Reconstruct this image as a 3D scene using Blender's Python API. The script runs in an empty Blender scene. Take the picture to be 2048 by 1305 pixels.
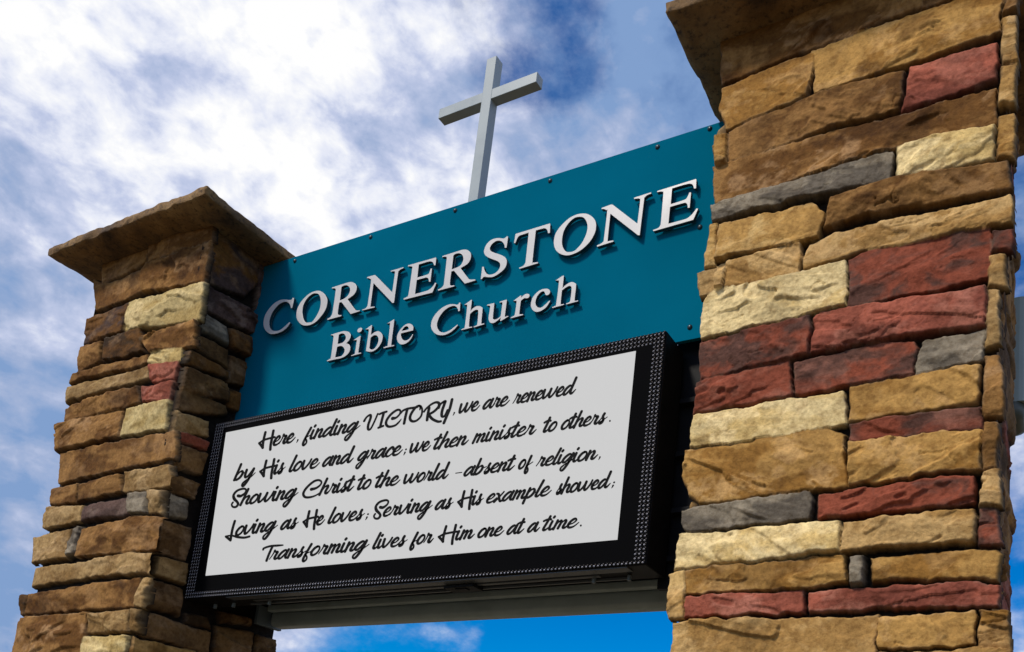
import bpy, bmesh, math
import numpy as np
from mathutils import Vector, Matrix

C = bpy.context.scene
COL = C.collection
R = math.radians

# ------------------------------------------------------------------ camera
H0 = 4.6486                      # height of the underside of the pillar caps above the ground
cam_d = bpy.data.cameras.new('camera')
cam = bpy.data.objects.new('camera', cam_d)
COL.objects.link(cam)
cam.location = (4.1615, -2.6464, H0 - 3.0486)
cam.rotation_euler = (1.7504, -0.0889, 0.4779)
cam_d.sensor_width = 36
cam_d.lens = 1806.9446 / 2048 * 36
cam_d.shift_x = (1024 - 1250.83) / 2048
cam_d.shift_y = (1373.83 - 652.5) / 2048
cam_d.clip_start = 0.05
cam_d.clip_end = 2000
C.camera = cam

# ------------------------------------------------------------------ light
SUN = Vector((-0.30, -0.70, 0.78)).normalized()       # towards the sun
sun_d = bpy.data.lights.new('sun', 'SUN')
sun_d.energy = 2.9
sun_d.angle = R(11)
sun_d.color = (1.0, 0.92, 0.80)
sun = bpy.data.objects.new('sun', sun_d)
COL.objects.link(sun)
sun.location = (-6, -8, 14)
sun.rotation_euler = SUN.to_track_quat('Z', 'Y').to_euler()

C.view_settings.view_transform = 'Standard'
C.view_settings.look = 'None'
C.view_settings.gamma = 1
C.view_settings.use_curve_mapping = False
C.view_settings.exposure = 0.0


class NT:
    """short way to write node trees"""
    def __init__(self, tree):
        self.t = tree
        self.n = tree.nodes
        self.l = tree.links

    def add(self, kind, **kw):
        nd = self.n.new(kind)
        for k, v in kw.items():
            setattr(nd, k, v)
        return nd

    def put(self, sock, v):
        if isinstance(v, bpy.types.NodeSocket):
            self.l.new(v, sock)
        elif v is not None:
            if sock.type == 'RGBA' and len(v) == 3:
                v = (*v, 1)
            sock.default_value = v

    def math(self, op, a, b=None, clamp=False):
        nd = self.add('ShaderNodeMath', operation=op, use_clamp=clamp)
        self.put(nd.inputs[0], a)
        if b is not None:
            self.put(nd.inputs[1], b)
        return nd.outputs[0]

    def vmath(self, op, a, b=None):
        nd = self.add('ShaderNodeVectorMath', operation=op)
        self.put(nd.inputs[0], a)
        if b is not None:
            self.put(nd.inputs[1], b)
        return nd.outputs['Value'] if op == 'DOT_PRODUCT' else nd.outputs[0]

    def noise(self, vec, scale, detail=4, rough=0.55, dist=0.0):
        nd = self.add('ShaderNodeTexNoise')
        if vec is not None:
            self.put(nd.inputs['Vector'], vec)
        nd.inputs['Scale'].default_value = scale
        nd.inputs['Detail'].default_value = detail
        nd.inputs['Roughness'].default_value = rough
        nd.inputs['Distortion'].default_value = dist
        return nd.outputs['Fac']

    def ramp(self, fac, stops):
        nd = self.add('ShaderNodeValToRGB')
        els = nd.color_ramp.elements
        while len(els) < len(stops):
            els.new(0.5)
        for e, (p, c) in zip(els, stops):
            e.position = p
            e.color = (*c, 1) if len(c) == 3 else c
        self.put(nd.inputs[0], fac)
        return nd.outputs[0]

    def maprange(self, v, a, b, c=0.0, d=1.0, smooth=True):
        nd = self.add('ShaderNodeMapRange', interpolation_type='SMOOTHSTEP' if smooth else 'LINEAR')
        for i, x in zip(nd.inputs, (v, a, b, c, d)):
            self.put(i, x)
        return nd.outputs[0]

    def mix(self, fac, a, b, mode='MIX'):
        nd = self.add('ShaderNodeMix', data_type='RGBA', blend_type=mode)
        self.put(nd.inputs[0], fac)
        self.put(nd.inputs[6], a)
        self.put(nd.inputs[7], b)
        return nd.outputs[2]


# ------------------------------------------------------------------ sky
world = bpy.data.worlds.new('World')
C.world = world
world.use_nodes = True
w = NT(world.node_tree)
w.n.clear()
sky = w.add('ShaderNodeTexSky', sky_type='NISHITA')
sky.sun_disc = False
sky.sun_elevation = math.asin(SUN.z)
sky.sun_rotation = math.atan2(SUN.x, SUN.y) % (2 * math.pi)
sky.air_density = 1.0
sky.dust_density = 0.4
sky.ozone_density = 3.0
geo = w.add('ShaderNodeTexCoord')
dirn = geo.outputs['Generated']
hsv = w.add('ShaderNodeHueSaturation')
hsv.inputs['Saturation'].default_value = 1.9
hsv.inputs['Hue'].default_value = 0.510
hsv.inputs['Value'].default_value = 1.25
w.put(hsv.inputs['Color'], sky.outputs[0])
def lobe(v, width):
    """smooth bump of the sky around direction v (cosine of its width given)"""
    d = w.vmath('DOT_PRODUCT', dirn, tuple(Vector(v).normalized()))
    return w.maprange(d, width, 1.0)


LOBES = [((-0.70, 0.42, 0.58), 0.86, 0.33), ((-0.450, 0.535, 0.714), 0.9945, -0.52), ((-0.38, 0.60, 0.70), 0.97, 0.08),
         ((-0.63, 0.745, 0.20), 0.955, -0.33), ((-0.45, 0.86, 0.22), 0.975, -0.02), ((-0.86, 0.40, 0.33), 0.93, 0.58),
         ((-0.10, 0.90, 0.42), 0.96, -0.02)]
GLOW = [((-0.69, 0.39, 0.60), 0.93, 0.28), ((-0.58, 0.48, 0.65), 0.95, 0.14), ((-0.87, 0.41, 0.27), 0.93, -0.30), ((-0.38, 0.60, 0.70), 0.97, -0.26)]
CLOUDCOL = [(0.0, (0.22, 0.35, 0.61)), (0.28, (0.36, 0.45, 0.67)), (0.5, (0.54, 0.60, 0.80)), (0.70, (0.80, 0.83, 0.94)), (0.90, (1.0, 1.0, 1.0))]
cover = None
for v, wd, amt in LOBES:
    term = w.math('MULTIPLY', lobe(v, wd), amt)
    cover = term if cover is None else w.math('ADD', cover, term)
flat = w.vmath('MULTIPLY', dirn, (1.0, 1.0, 1.5))
n1 = w.noise(flat, 4.2, 10, 0.60, 0.0)
n2 = w.noise(flat, 8.0, 9, 0.56, 0.0)
n3 = w.noise(flat, 2.2, 4, 0.5, 0.2)
n4 = w.noise(flat, 22.0, 8, 0.56, 0.25)
dens = w.math('ADD', w.math('ADD', w.math('MULTIPLY', w.math('SUBTRACT', n1, 0.5), 1.5), w.math('MULTIPLY', n2, 0.4)), w.math('ADD', cover, 0.34))
mask = w.maprange(dens, 0.30, 0.68)
bright = None
for v, wd, amt in GLOW:
    term = w.math('MULTIPLY', lobe(v, wd), amt)
    bright = term if bright is None else w.math('ADD', bright, term)
lump = w.math('ADD', w.math('MULTIPLY', w.math('SUBTRACT', n2, 0.5), 1.7), w.math('MULTIPLY', w.math('SUBTRACT', n4, 0.5), 1.2))
body = w.math('ADD', w.math('ADD', lump, w.math('MULTIPLY', n3, 0.5)), w.math('ADD', bright, 0.52))
ccol = w.ramp(w.maprange(body, 0.40, 1.30, smooth=False), CLOUDCOL)
sky_s = w.vmath('SCALE', hsv.outputs[0])
sky_s.node.inputs['Scale'].default_value = 1.0
cl_s = w.vmath('SCALE', ccol)
cl_s.node.inputs['Scale'].default_value = 10.0
bg = w.add('ShaderNodeBackground')
bg.inputs['Strength'].default_value = 0.1
w.put(bg.inputs['Color'], w.mix(mask, sky_s, cl_s))
out = w.add('ShaderNodeOutputWorld')
w.l.new(bg.outputs[0], out.inputs[0])


# ------------------------------------------------------------------ materials
def new_mat(name):
    m = bpy.data.materials.new(name)
    m.use_nodes = True
    t = NT(m.node_tree)
    b = t.n['Principled BSDF']
    return m, t, b


def coords(t):
    return t.add('ShaderNodeTexCoord').outputs['Object']


def bump(t, b, height, strength, dist):
    nd = t.add('ShaderNodeBump')
    nd.inputs['Strength'].default_value = strength
    nd.inputs['Distance'].default_value = dist
    t.put(nd.inputs['Height'], height)
    t.l.new(nd.outputs[0], b.inputs['Normal'])


def plain(name, col, rough=0.5, metal=0.0, var=0.12, scale=6.0, bmp=0.0, spec=0.5):
    """painted or metal surface with slight uneven wear"""
    m, t, b = new_mat(name)
    co = coords(t)
    n = t.noise(co, scale, 6, 0.6)
    hi = tuple(min(1, c * (1 + var)) for c in col)
    lo = tuple(c * (1 - var) for c in col)
    t.put(b.inputs['Base Color'], t.ramp(n, [(0.3, lo), (0.7, hi)]))
    t.put(b.inputs['Roughness'], t.maprange(n, 0.2, 0.8, max(0.02, rough - 0.08), min(1, rough + 0.08)))
    b.inputs['Metallic'].default_value = metal
    b.inputs['Specular IOR Level'].default_value = spec
    if bmp:
        bump(t, b, t.noise(co, scale * 12, 4), bmp, 0.002)
    return m


def stone_mat():
    m, t, b = new_mat('ledge_stone')
    co = coords(t)
    att = t.add('ShaderNodeAttribute', attribute_name='stone_colour')
    n = t.noise(co, 26, 8, 0.62)
    sp = t.noise(co, 150, 3, 0.6)
    tint = t.ramp(n, [(0.28, (0.66, 0.60, 0.54)), (0.48, (1.0, 1.0, 1.0)), (0.72, (1.24, 1.22, 1.20))])
    c = t.mix(1.0, att.outputs['Color'], tint, 'MULTIPLY')
    gr = t.noise(co, 62, 6, 0.7)
    c = t.mix(1.0, c, t.ramp(gr, [(0.34, (0.74, 0.70, 0.66)), (0.5, (1.0, 1.0, 1.0)), (0.66, (1.15, 1.15, 1.15))]), 'MULTIPLY')
    pits = t.maprange(sp, 0.27, 0.36, 0.45, 1.0)
    cc = t.add('ShaderNodeCombineColor')
    for i in range(3):
        t.put(cc.inputs[i], pits)
    c = t.mix(0.6, c, t.mix(1.0, c, cc.outputs[0], 'MULTIPLY'))
    t.put(b.inputs['Base Color'], c)
    b.inputs['Roughness'].default_value = 0.85
    b.inputs['Specular IOR Level'].default_value = 0.15
    h = t.math('ADD', t.math('MULTIPLY', t.noise(co, 30, 8, 0.62, 0.8), 1.0), t.math('MULTIPLY', sp, 0.2))
    bump(t, b, t.math('ADD', h, t.math('MULTIPLY', t.noise(co, 95, 8, 0.75), 0.8)), 0.6, 0.007)
    return m


def concrete_mat():
    m, t, b = new_mat('cast_concrete')
    co = coords(t)
    n = t.noise(co, 3.5, 8, 0.6, 0.4)
    n2 = t.noise(co, 45, 6, 0.65)
    base = t.ramp(n, [(0.3, (0.055, 0.030, 0.012)), (0.48, (0.19, 0.105, 0.034)), (0.70, (0.36, 0.225, 0.090))])
    sp = t.ramp(n2, [(0.34, (0.30, 0.28, 0.27)), (0.47, (1, 1, 1)), (0.75, (1.25, 1.22, 1.18))])
    t.put(b.inputs['Base Color'], t.mix(1.0, base, sp, 'MULTIPLY'))
    b.inputs['Roughness'].default_value = 0.85
    bump(t, b, t.math('ADD', n2, t.math('MULTIPLY', t.noise(co, 12, 6), 1.2)), 0.5, 0.012)
    return m


def teal_mat():
    m, t, b = new_mat('teal_paint')
    co = coords(t)
    n = t.noise(co, 1.6, 4, 0.5)
    col = t.ramp(n, [(0.3, (0.0008, 0.118, 0.195)), (0.7, (0.0012, 0.140, 0.232))])
    dust = t.maprange(t.noise(co, 230, 2, 0.5), 0.74, 0.80)
    t.put(b.inputs['Base Color'], t.mix(t.math('MULTIPLY', dust, 0.25), col, (0.4, 0.5, 0.55)))
    b.inputs['Roughness'].default_value = 0.5
    b.inputs['Specular IOR Level'].default_value = 0.0
    bump(t, b, t.noise(co, 2.2, 2), 0.05, 0.02)
    return m


def emit_mat():
    m, t, b = new_mat('lit_display')
    b.inputs['Base Color'].default_value = (0.01, 0.01, 0.01, 1)
    b.inputs['Roughness'].default_value = 0.6
    b.inputs['Specular IOR Level'].default_value = 0.1
    co = coords(t)
    n = t.noise(co, 900, 1)
    b.inputs['Emission Strength'].default_value = 1.0
    t.put(b.inputs['Emission Color'], t.ramp(n, [(0.3, (0.575, 0.575, 0.575)), (0.7, (0.61, 0.61, 0.61))]))
    return m


def ground_mat():
    m, t, b = new_mat('dry_grass')
    co = coords(t)
    n = t.noise(co, 0.35, 8, 0.6)
    n2 = t.noise(co, 9, 8, 0.7)
    a = t.ramp(n, [(0.35, (0.115, 0.085, 0.044)), (0.65, (0.185, 0.140, 0.078))])
    t.put(b.inputs['Base Color'], t.mix(0.5, a, t.ramp(n2, [(0.3, (0.05, 0.042, 0.02)), (0.7, (0.20, 0.15, 0.085))])))
    b.inputs['Roughness'].default_value = 0.95
    bump(t, b, n2, 0.8, 0.05)
    return m


M_STONE = stone_mat()
M_CONC = concrete_mat()
M_TEAL = teal_mat()
M_SCREEN = emit_mat()
M_GROUND = ground_mat()
M_LETTER = plain('letter_paint', (0.58, 0.57, 0.56), 0.42, var=0.05)
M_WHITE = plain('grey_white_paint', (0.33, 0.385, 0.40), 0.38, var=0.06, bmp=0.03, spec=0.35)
M_BLACK = plain('black_metal', (0.008, 0.0085, 0.0095), 0.5, var=0.25, bmp=0.05, spec=0.12)
M_LED = plain('led_black', (0.004, 0.004, 0.0045), 0.9, spec=0.02)
M_SIDE = plain('shaded_letter_side', (0.015, 0.05, 0.065), 0.5, spec=0.2)  # dark teal stands in for shade and panel reflection on the letter sides
M_DOT = plain('led_lens', (0.45, 0.45, 0.49), 0.35, var=0.2, scale=60)
M_TEXT = plain('unlit_pixel', (0.004, 0.004, 0.004), 0.7, spec=0.1)
M_BEAM = plain('beam_paint', (0.33, 0.41, 0.43), 0.4, var=0.15, bmp=0.03)
M_STEEL = plain('grey_steel', (0.13, 0.17, 0.20), 0.45, var=0.12)
M_BOLT = plain('bolt_metal', (0.03, 0.05, 0.06), 0.35, metal=0.5)
M_PALE = plain('pale_green_paint', (0.36, 0.44, 0.42), 0.45, var=0.08)
M_PALE_D = plain('olive_plastic', (0.09, 0.10, 0.08), 0.5, var=0.1)


# ------------------------------------------------------------------ object helpers
def thing(name, label, cat, loc=(0, 0, 0), group=None):
    o = bpy.data.objects.new(name, None)
    COL.objects.link(o)
    o.location = loc
    o.empty_display_size = 0.2
    o['label'] = label
    o['category'] = cat
    o['kind'] = 'thing'
    if group:
        o['group'] = group
    return o


def link_mesh(name, me, mats, parent=None, smooth=False):
    o = bpy.data.objects.new(name, me)
    COL.objects.link(o)
    for m in (mats if isinstance(mats, (list, tuple)) else [mats]):
        me.materials.append(m)
    if smooth:
        me.polygons.foreach_set('use_smooth', [True] * len(me.polygons))
    if parent:
        o.parent = parent
        o.matrix_parent_inverse = Matrix.Translation(-parent.location)
    return o


def bm_obj(name, bm, mats, parent=None, smooth=False, bevel=0.0, seg=2):
    if bevel:
        bmesh.ops.bevel(bm, geom=list(bm.edges), offset=bevel, segments=seg, affect='EDGES', profile=0.5, clamp_overlap=True)
    me = bpy.data.meshes.new(name)
    bm.to_mesh(me)
    bm.free()
    return link_mesh(name, me, mats, parent, smooth)


def add_box(bm, x0, x1, y0, y1, z0, z1, mat=0):
    vs = [bm.verts.new(p) for p in ((x0, y0, z0), (x1, y0, z0), (x1, y1, z0), (x0, y1, z0),
                                    (x0, y0, z1), (x1, y0, z1), (x1, y1, z1), (x0, y1, z1))]
    for f in ((0, 3, 2, 1), (4, 5, 6, 7), (0, 1, 5, 4), (1, 2, 6, 5), (2, 3, 7, 6), (3, 0, 4, 7)):
        fc = bm.faces.new([vs[i] for i in f])
        fc.material_index = mat


def box_obj(name, dims, mat, parent=None, bevel=0.002):
    bm = bmesh.new()
    add_box(bm, *dims)
    return bm_obj(name, bm, mat, parent, bevel=bevel)


def round_bar(bm, x0, x1, yc, zc, hy, hz, r, n=5, taper=None):
    """bar along X with a rounded-rectangle section and domed ends"""
    ring = []
    for cx, cz, a0 in ((1, 1, 0), (-1, 1, 90), (-1, -1, 180), (1, -1, 270)):
        for k in range(n + 1):
            a = R(a0 + 90 * k / n)
            ring.append((cx * (hy - r) + r * math.cos(a), cz * (hz - r) + r * math.sin(a)))
    loops = []
    st = [(x0, 0.55), (x0 + r * 0.25, 0.86), (x0 + r * 0.8, 1.0), (x1 - r * 0.8, 1.0), (x1 - r * 0.25, 0.86), (x1, 0.55)]
    for x, s in st:
        loops.append([bm.verts.new((x, yc + a * (1 if s == 1 else (hy - r * (1 - s)) / hy), zc + b * (1 if s == 1 else (hz - r * (1 - s)) / hz))) for a, b in ring])
    for a, b in zip(loops, loops[1:]):
        for i in range(len(a)):
            j = (i + 1) % len(a)
            bm.faces.new((a[i], b[i], b[j], a[j]))
    bm.faces.new(loops[0])
    bm.faces.new(list(reversed(loops[-1])))


# ------------------------------------------------------------------ noise (numpy)
def hash2(i, j, seed):
    n = (i.astype(np.int64) * 374761393 + j.astype(np.int64) * 668265263 + seed * 982451653) & 0x7fffffff
    n = ((n ^ (n >> 13)) * 1274126177) & 0x7fffffff
    n = n ^ (n >> 16)
    return (n & 0xffff) / 65535.0


def vnoise(x, y, seed):
    i = np.floor(x); j = np.floor(y)
    fx = x - i; fy = y - j
    fx = fx * fx * fx * (fx * (fx * 6 - 15) + 10)
    fy = fy * fy * fy * (fy * (fy * 6 - 15) + 10)
    a = hash2(i, j, seed); b = hash2(i + 1, j, seed)
    c = hash2(i, j + 1, seed); d = hash2(i + 1, j + 1, seed)
    return (a + (b - a) * fx) * (1 - fy) + (c + (d - c) * fx) * fy


def fbm(x, y, seed, octv=4, gain=0.5):
    s = np.zeros_like(x); amp = 1.0; tot = 0.0
    for o in range(octv):
        s += amp * vnoise(x, y, seed + o * 17)
        tot += amp
        amp *= gain
        x = x * 2.03 + 11.3; y = y * 2.03 + 5.7
    return s / tot


# ------------------------------------------------------------------ ledge stone walls
TONES = {  # two base colours each stone is mottled between (linear); e, n, k darkened for shade
    'o': ((0.47, 0.265, 0.075), (0.29, 0.142, 0.030)),
    't': ((0.58, 0.370, 0.145), (0.40, 0.225, 0.068)),
    'w': ((0.60, 0.395, 0.150), (0.45, 0.255, 0.072)),
    'b': ((0.320, 0.165, 0.050), (0.150, 0.066, 0.015)),
    'd': ((0.110, 0.056, 0.020), (0.055, 0.030, 0.012)),
    'c': ((0.80, 0.620, 0.300), (0.68, 0.480, 0.185)),
    'g': ((0.280, 0.235, 0.165), (0.130, 0.108, 0.080)),
    'r': ((0.37, 0.105, 0.062), (0.22, 0.062, 0.038)),
    'm': ((0.250, 0.064, 0.033), (0.105, 0.048, 0.034)),
    'e': ((0.190, 0.104, 0.038), (0.100, 0.052, 0.018)),  # brown darkened; shade of the inner side is in the colour
    'n': ((0.380, 0.245, 0.100), (0.240, 0.138, 0.046)),  # tan darkened; the left pillar's shade is in the colour
    'k': ((0.620, 0.480, 0.215), (0.500, 0.355, 0.130)),  # cream darkened likewise, with shade in the colour
    'p': ((0.120, 0.072, 0.056), (0.070, 0.044, 0.036)),
}


def poly_sdf(px, py, pts):
    """signed distance (positive inside) of points to a polygon"""
    d = np.full(px.shape, 1e9)
    ins = np.zeros(px.shape, bool)
    n = len(pts)
    for k in range(n):
        ax, ay = pts[k]; bx, by = pts[(k + 1) % n]
        ex, ey = bx - ax, by - ay
        L2 = ex * ex + ey * ey + 1e-12
        t = np.clip(((px - ax) * ex + (py - ay) * ey) / L2, 0, 1)
        d = np.minimum(d, np.hypot(px - ax - t * ex, py - ay - t * ey))
        if abs(ey) > 1e-9:
            cr = ((ay > py) != (by > py)) & (px < ex * (py - ay) / ey + ax)
            ins ^= cr
    return np.where(ins, d, -d)


def coursed(rng, u0, u1, v0, v1, keys='ooottbbbwccgrmm'):
    """random courses of ledge stone filling a rectangle"""
    out = []
    v = v1
    while v > v0 + 0.03:
        h = rng.choice([0.09, 0.11, 0.13, 0.16, 0.2])
        if v - h < v0:
            h = v - v0
        u = u0 + rng.uniform(0, 0.01)
        while u < u1 - 0.02:
            ln = rng.uniform(0.16, 0.55)
            if u1 - u - ln < 0.12:
                ln = u1 - u + rng.uniform(-0.005, 0.03)
            j = lambda: rng.uniform(-0.007, 0.007)
            k = keys[rng.integers(len(keys))]
            if h > 0.15 and rng.random() < 0.5:
                m = v - h * rng.uniform(0.42, 0.58)
                out.append((k, [(u, v), (u + ln, v + j()), (u + ln, m + j()), (u, m + j())]))
                k = keys[rng.integers(len(keys))]
                out.append((k, [(u, m - 0.008), (u + ln, m - 0.008), (u + ln, v - h), (u, v - h)]))
            else:
                out.append((k, [(u, v - 0.003), (u + ln * 0.5, v + j()), (u + ln, v - 0.003), (u + ln, v - h), (u + ln * 0.4, v - h + j()), (u, v - h)]))
            u += ln + 0.011
        v -= h + 0.011
    return out


DEEP = 0.046        # how far the mortar lies behind the stone faces


def stone_face(stones, u0, u1, v0, v1, h, edge0, edge1, seed, place, relief=1.0, lift=0.0):
    """height field of one pillar side; place(u, v, out) -> world coordinates"""
    rng = np.random.default_rng(seed)
    nu = int(round((u1 - u0) / h)) + 1
    nv = int(round((v1 - v0) / h)) + 1
    U, V = np.meshgrid(np.linspace(u0, u1, nu), np.linspace(v0, v1, nv))
    wu = U + (fbm(U * 17, V * 17, seed + 3, 3) - 0.5) * 0.016 + (fbm(U * 60, V * 60, seed + 8, 2) - 0.5) * 0.006
    wv = V + (fbm(U * 15, V * 15, seed + 5, 3) - 0.5) * 0.018 + (fbm(U * 60, V * 60, seed + 9, 2) - 0.5) * 0.006
    best = np.full(U.shape, -1.0)
    out = np.full(U.shape, -DEEP)
    mort = 0.55 + 0.9 * fbm(U * 30, V * 30, seed + 40, 3)
    col = np.stack([0.016 * mort, 0.012 * mort, 0.009 * mort], -1)
    for si, (key, pts) in enumerate(stones):
        xs = [p[0] for p in pts]; ys = [p[1] for p in pts]
        i0 = max(0, int((min(xs) - u0) / h) - 5); i1 = min(nu, int((max(xs) - u0) / h) + 6)
        j0 = max(0, int((min(ys) - v0) / h) - 5); j1 = min(nv, int((max(ys) - v0) / h) + 6)
        if i1 <= i0 or j1 <= j0:
            rng.uniform(size=8)
            continue
        sl = (slice(j0, j1), slice(i0, i1))
        uu, vv = U[sl], V[sl]
        d = poly_sdf(wu[sl], wv[sl], pts) + 0.0045
        off, tv, tu, rad, cm, ca, cb, cg = rng.uniform(size=8)
        r = 0.004 + 0.010 * rad * (0.5 + vnoise(uu * 14, vv * 14, seed + si)) 
        t = np.clip(d / r, 0, 1)
        prof = np.sqrt(1 - (1 - t) ** 2)
        cu, cv = (min(xs) + max(xs)) / 2, (min(ys) + max(ys)) / 2
        sd = seed * 31 + si * 101
        fq = 0.55 + 1.15 * vnoise(np.array([si * 3.7]), np.array([0.5]), seed + 5)[0]        # every stone split in its own way
        am = 0.35 + 1.5 * vnoise(np.array([si * 5.3]), np.array([7.5]), seed + 6)[0]
        lean = (vnoise(np.array([si * 2.9]), np.array([3.5]), seed + 7)[0] - 0.5) * 1.6
        gu, gv = uu * fq + lean * vv, vv * fq
        a = fbm(gu * 4.5, gv * 8 + 3, sd, 4) - 0.5                     # broad hollows
        lay = fbm(gu * 3 + 0.9 * a, gv * 9 + gu * 3 * (cg - 0.5) * 4, sd + 7, 3)
        ter = lay * 3.6
        fr = ter - np.floor(ter)
        led = (np.floor(ter) + np.clip((fr - 0.4) * 9.0, 0, 1)) / 3.6 - 0.5   # split ledges
        rid = 1 - np.abs(2 * fbm(uu * 9 + vv * 4, vv * 12, sd + 9, 3) - 1)
        fine = fbm(uu * 70, vv * 90, sd + 13, 3) - 0.5
        wu2 = uu - cu + 0.02 * (fbm(uu * 14, vv * 14, sd + 81, 3) - 0.5)
        wv2 = vv - cv + 0.02 * (fbm(uu * 14, vv * 14, sd + 85, 3) - 0.5)
        fac = np.full(uu.shape, 9.0)                                     # chipped facets
        for kf in range(7):
            fr_ = vnoise(np.array([kf * 3.1, kf * 7.7, kf * 5.9, kf * 4.3]), np.array([0.5, 2.5, 4.5, 6.5]), sd + 90) - 0.5
            fac = np.minimum(fac, fr_[0] * 0.26 * (wu2 - fr_[3] * (max(xs) - min(xs))) + fr_[1] * 0.62 * wv2 + (fr_[2] + 0.5) * 0.010)
        fac = np.clip(fac, -0.022, 0.012)
        surf = 0.016 * a + 0.9 * fac + 0.024 * led * (0.3 + 1.2 * ca) + 0.005 * (rid - 0.8) + 0.0022 * fine
        crk = np.clip(1 - np.abs(fbm(uu * 4 + 2 * a, vv * 7 + uu * 2 * (cb - 0.5), sd + 51, 4) - 0.5) / 0.010, 0, 1) * (vnoise(uu * 6, vv * 9, sd + 57) > 0.62)
        surf = surf - 0.006 * crk
        surf = surf * am + 0.0016 * (fbm(uu * 120, vv * 120, sd + 71, 2) - 0.5)
        surf *= relief
        o = (off - 0.5) * 0.020 + (vv - cv) * (tv - 0.5) * 0.14 + (uu - cu) * (tu - 0.5) * 0.05
        hgt = -DEEP + (DEEP + np.maximum(o + surf, -0.010 + 0.15 * (o + surf)) + lift) * prof
        upd = (d > best[sl]) & (t > 0)
        best[sl] = np.where(upd, d, best[sl])
        out[sl] = np.where(upd, hgt, out[sl])
        c0, c1 = TONES[key]
        if key in 'pd' and cg > 0.6:
            c0 = TONES['b'][1]
        mot = np.clip((fbm(uu * 6 + 40 * cm + 2 * a, vv * 9 + 9 * ca, sd + 21, 5, 0.6) - 0.5) * 5.5 + 0.42 + 0.6 * (cm - 0.5), 0, 1)[..., None]
        bloom = np.clip((fbm(uu * 8 + 2 * led, vv * 11, sd + 61, 5, 0.62) - 0.55) * 8, 0, 1)[..., None] * 0.5 * (0.4 + ca)
        stain = np.clip((fbm(uu * 7 + 3, vv * 9, sd + 29, 4) - 0.57) * 7, 0, 1)[..., None] * (0.8 if key in 'obm' else 0.5) * (0.3 + 0.9 * cm)
        cc = np.array(c0) * (1 - mot) + np.array(c1) * mot
        cc = cc * (0.9 + 0.2 * cb)
        cc = cc * (1 - bloom) + (np.array(c0) * 1.1 + np.array([0.10, 0.085, 0.065])) * bloom     # pale mineral bloom
        cc = cc * (1 - stain * np.array([0.62, 0.66, 0.70]))
        pale = np.clip((0.012 - d) / 0.010, 0, 1)[..., None] * (vnoise(uu * 25, vv * 25, sd + 33)[..., None] > 0.55) * 0.25
        cc = cc * (1 - pale) + np.array([0.33, 0.27, 0.19]) * pale      # worn arrises
        k = np.clip(t, 0, 1)[..., None] ** 0.5
        cc = col[sl] * (1 - k) + cc * k
        col[sl] = np.where(upd[..., None], cc, col[sl])
    keep_v = ((U >= edge0) & (U <= edge1))
    wide = best > 0.0015
    wide = wide[:-1, :-1] | wide[1:, :-1] | wide[:-1, 1:] | wide[1:, 1:]
    q = wide | (keep_v[:-1, :-1] & keep_v[1:, :-1] & keep_v[:-1, 1:] & keep_v[1:, 1:])
    idx = np.arange(nu * nv).reshape(nv, nu)
    quads = np.stack([idx[:-1, :-1], idx[:-1, 1:], idx[1:, 1:], idx[1:, :-1]], -1)[q]
    P = np.stack(place(U, V, out), -1).reshape(-1, 3)
    return P, quads.reshape(-1, 4), col.reshape(-1, 3)


def merge_faces(name, parts, mat, parent):
    vs, fs, cs, n = [], [], [], 0
    for P, F, Cc in parts:
        used = np.zeros(len(P), bool)
        used[F.ravel()] = True
        remap = np.cumsum(used) - 1
        vs.append(P[used]); cs.append(Cc[used]); fs.append(remap[F] + n)
        n += int(used.sum())
    vs = np.concatenate(vs); fs = np.concatenate(fs); cs = np.concatenate(cs)
    me = bpy.data.meshes.new(name)
    me.vertices.add(len(vs)); me.vertices.foreach_set('co', vs.astype(np.float32).ravel())
    me.loops.add(fs.size); me.loops.foreach_set('vertex_index', fs.astype(np.int32).ravel())
    me.polygons.add(len(fs))
    me.polygons.foreach_set('loop_start', np.arange(0, fs.size, 4, dtype=np.int32))
    me.polygons.foreach_set('use_smooth', np.ones(len(fs), bool))
    me.update(calc_edges=True)
    at = me.color_attributes.new('stone_colour', 'FLOAT_COLOR', 'POINT')
    rgba = np.concatenate([cs, np.ones((len(cs), 1))], 1).astype(np.float32)
    at.data.foreach_set('color', rgba.ravel())
    me.validate()
    return link_mesh(name, me, mat, parent)


def scaled(lst):
    return [(k, [(a / 1000, b / 1000) for a, b in p]) for k, p in lst]


W, D, GAP = 1.0, 0.872, 2.899      # pillar width, depth, clear opening between the pillars
ZLOW = -2.62                       # below this the stone is laid in plain courses


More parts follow.
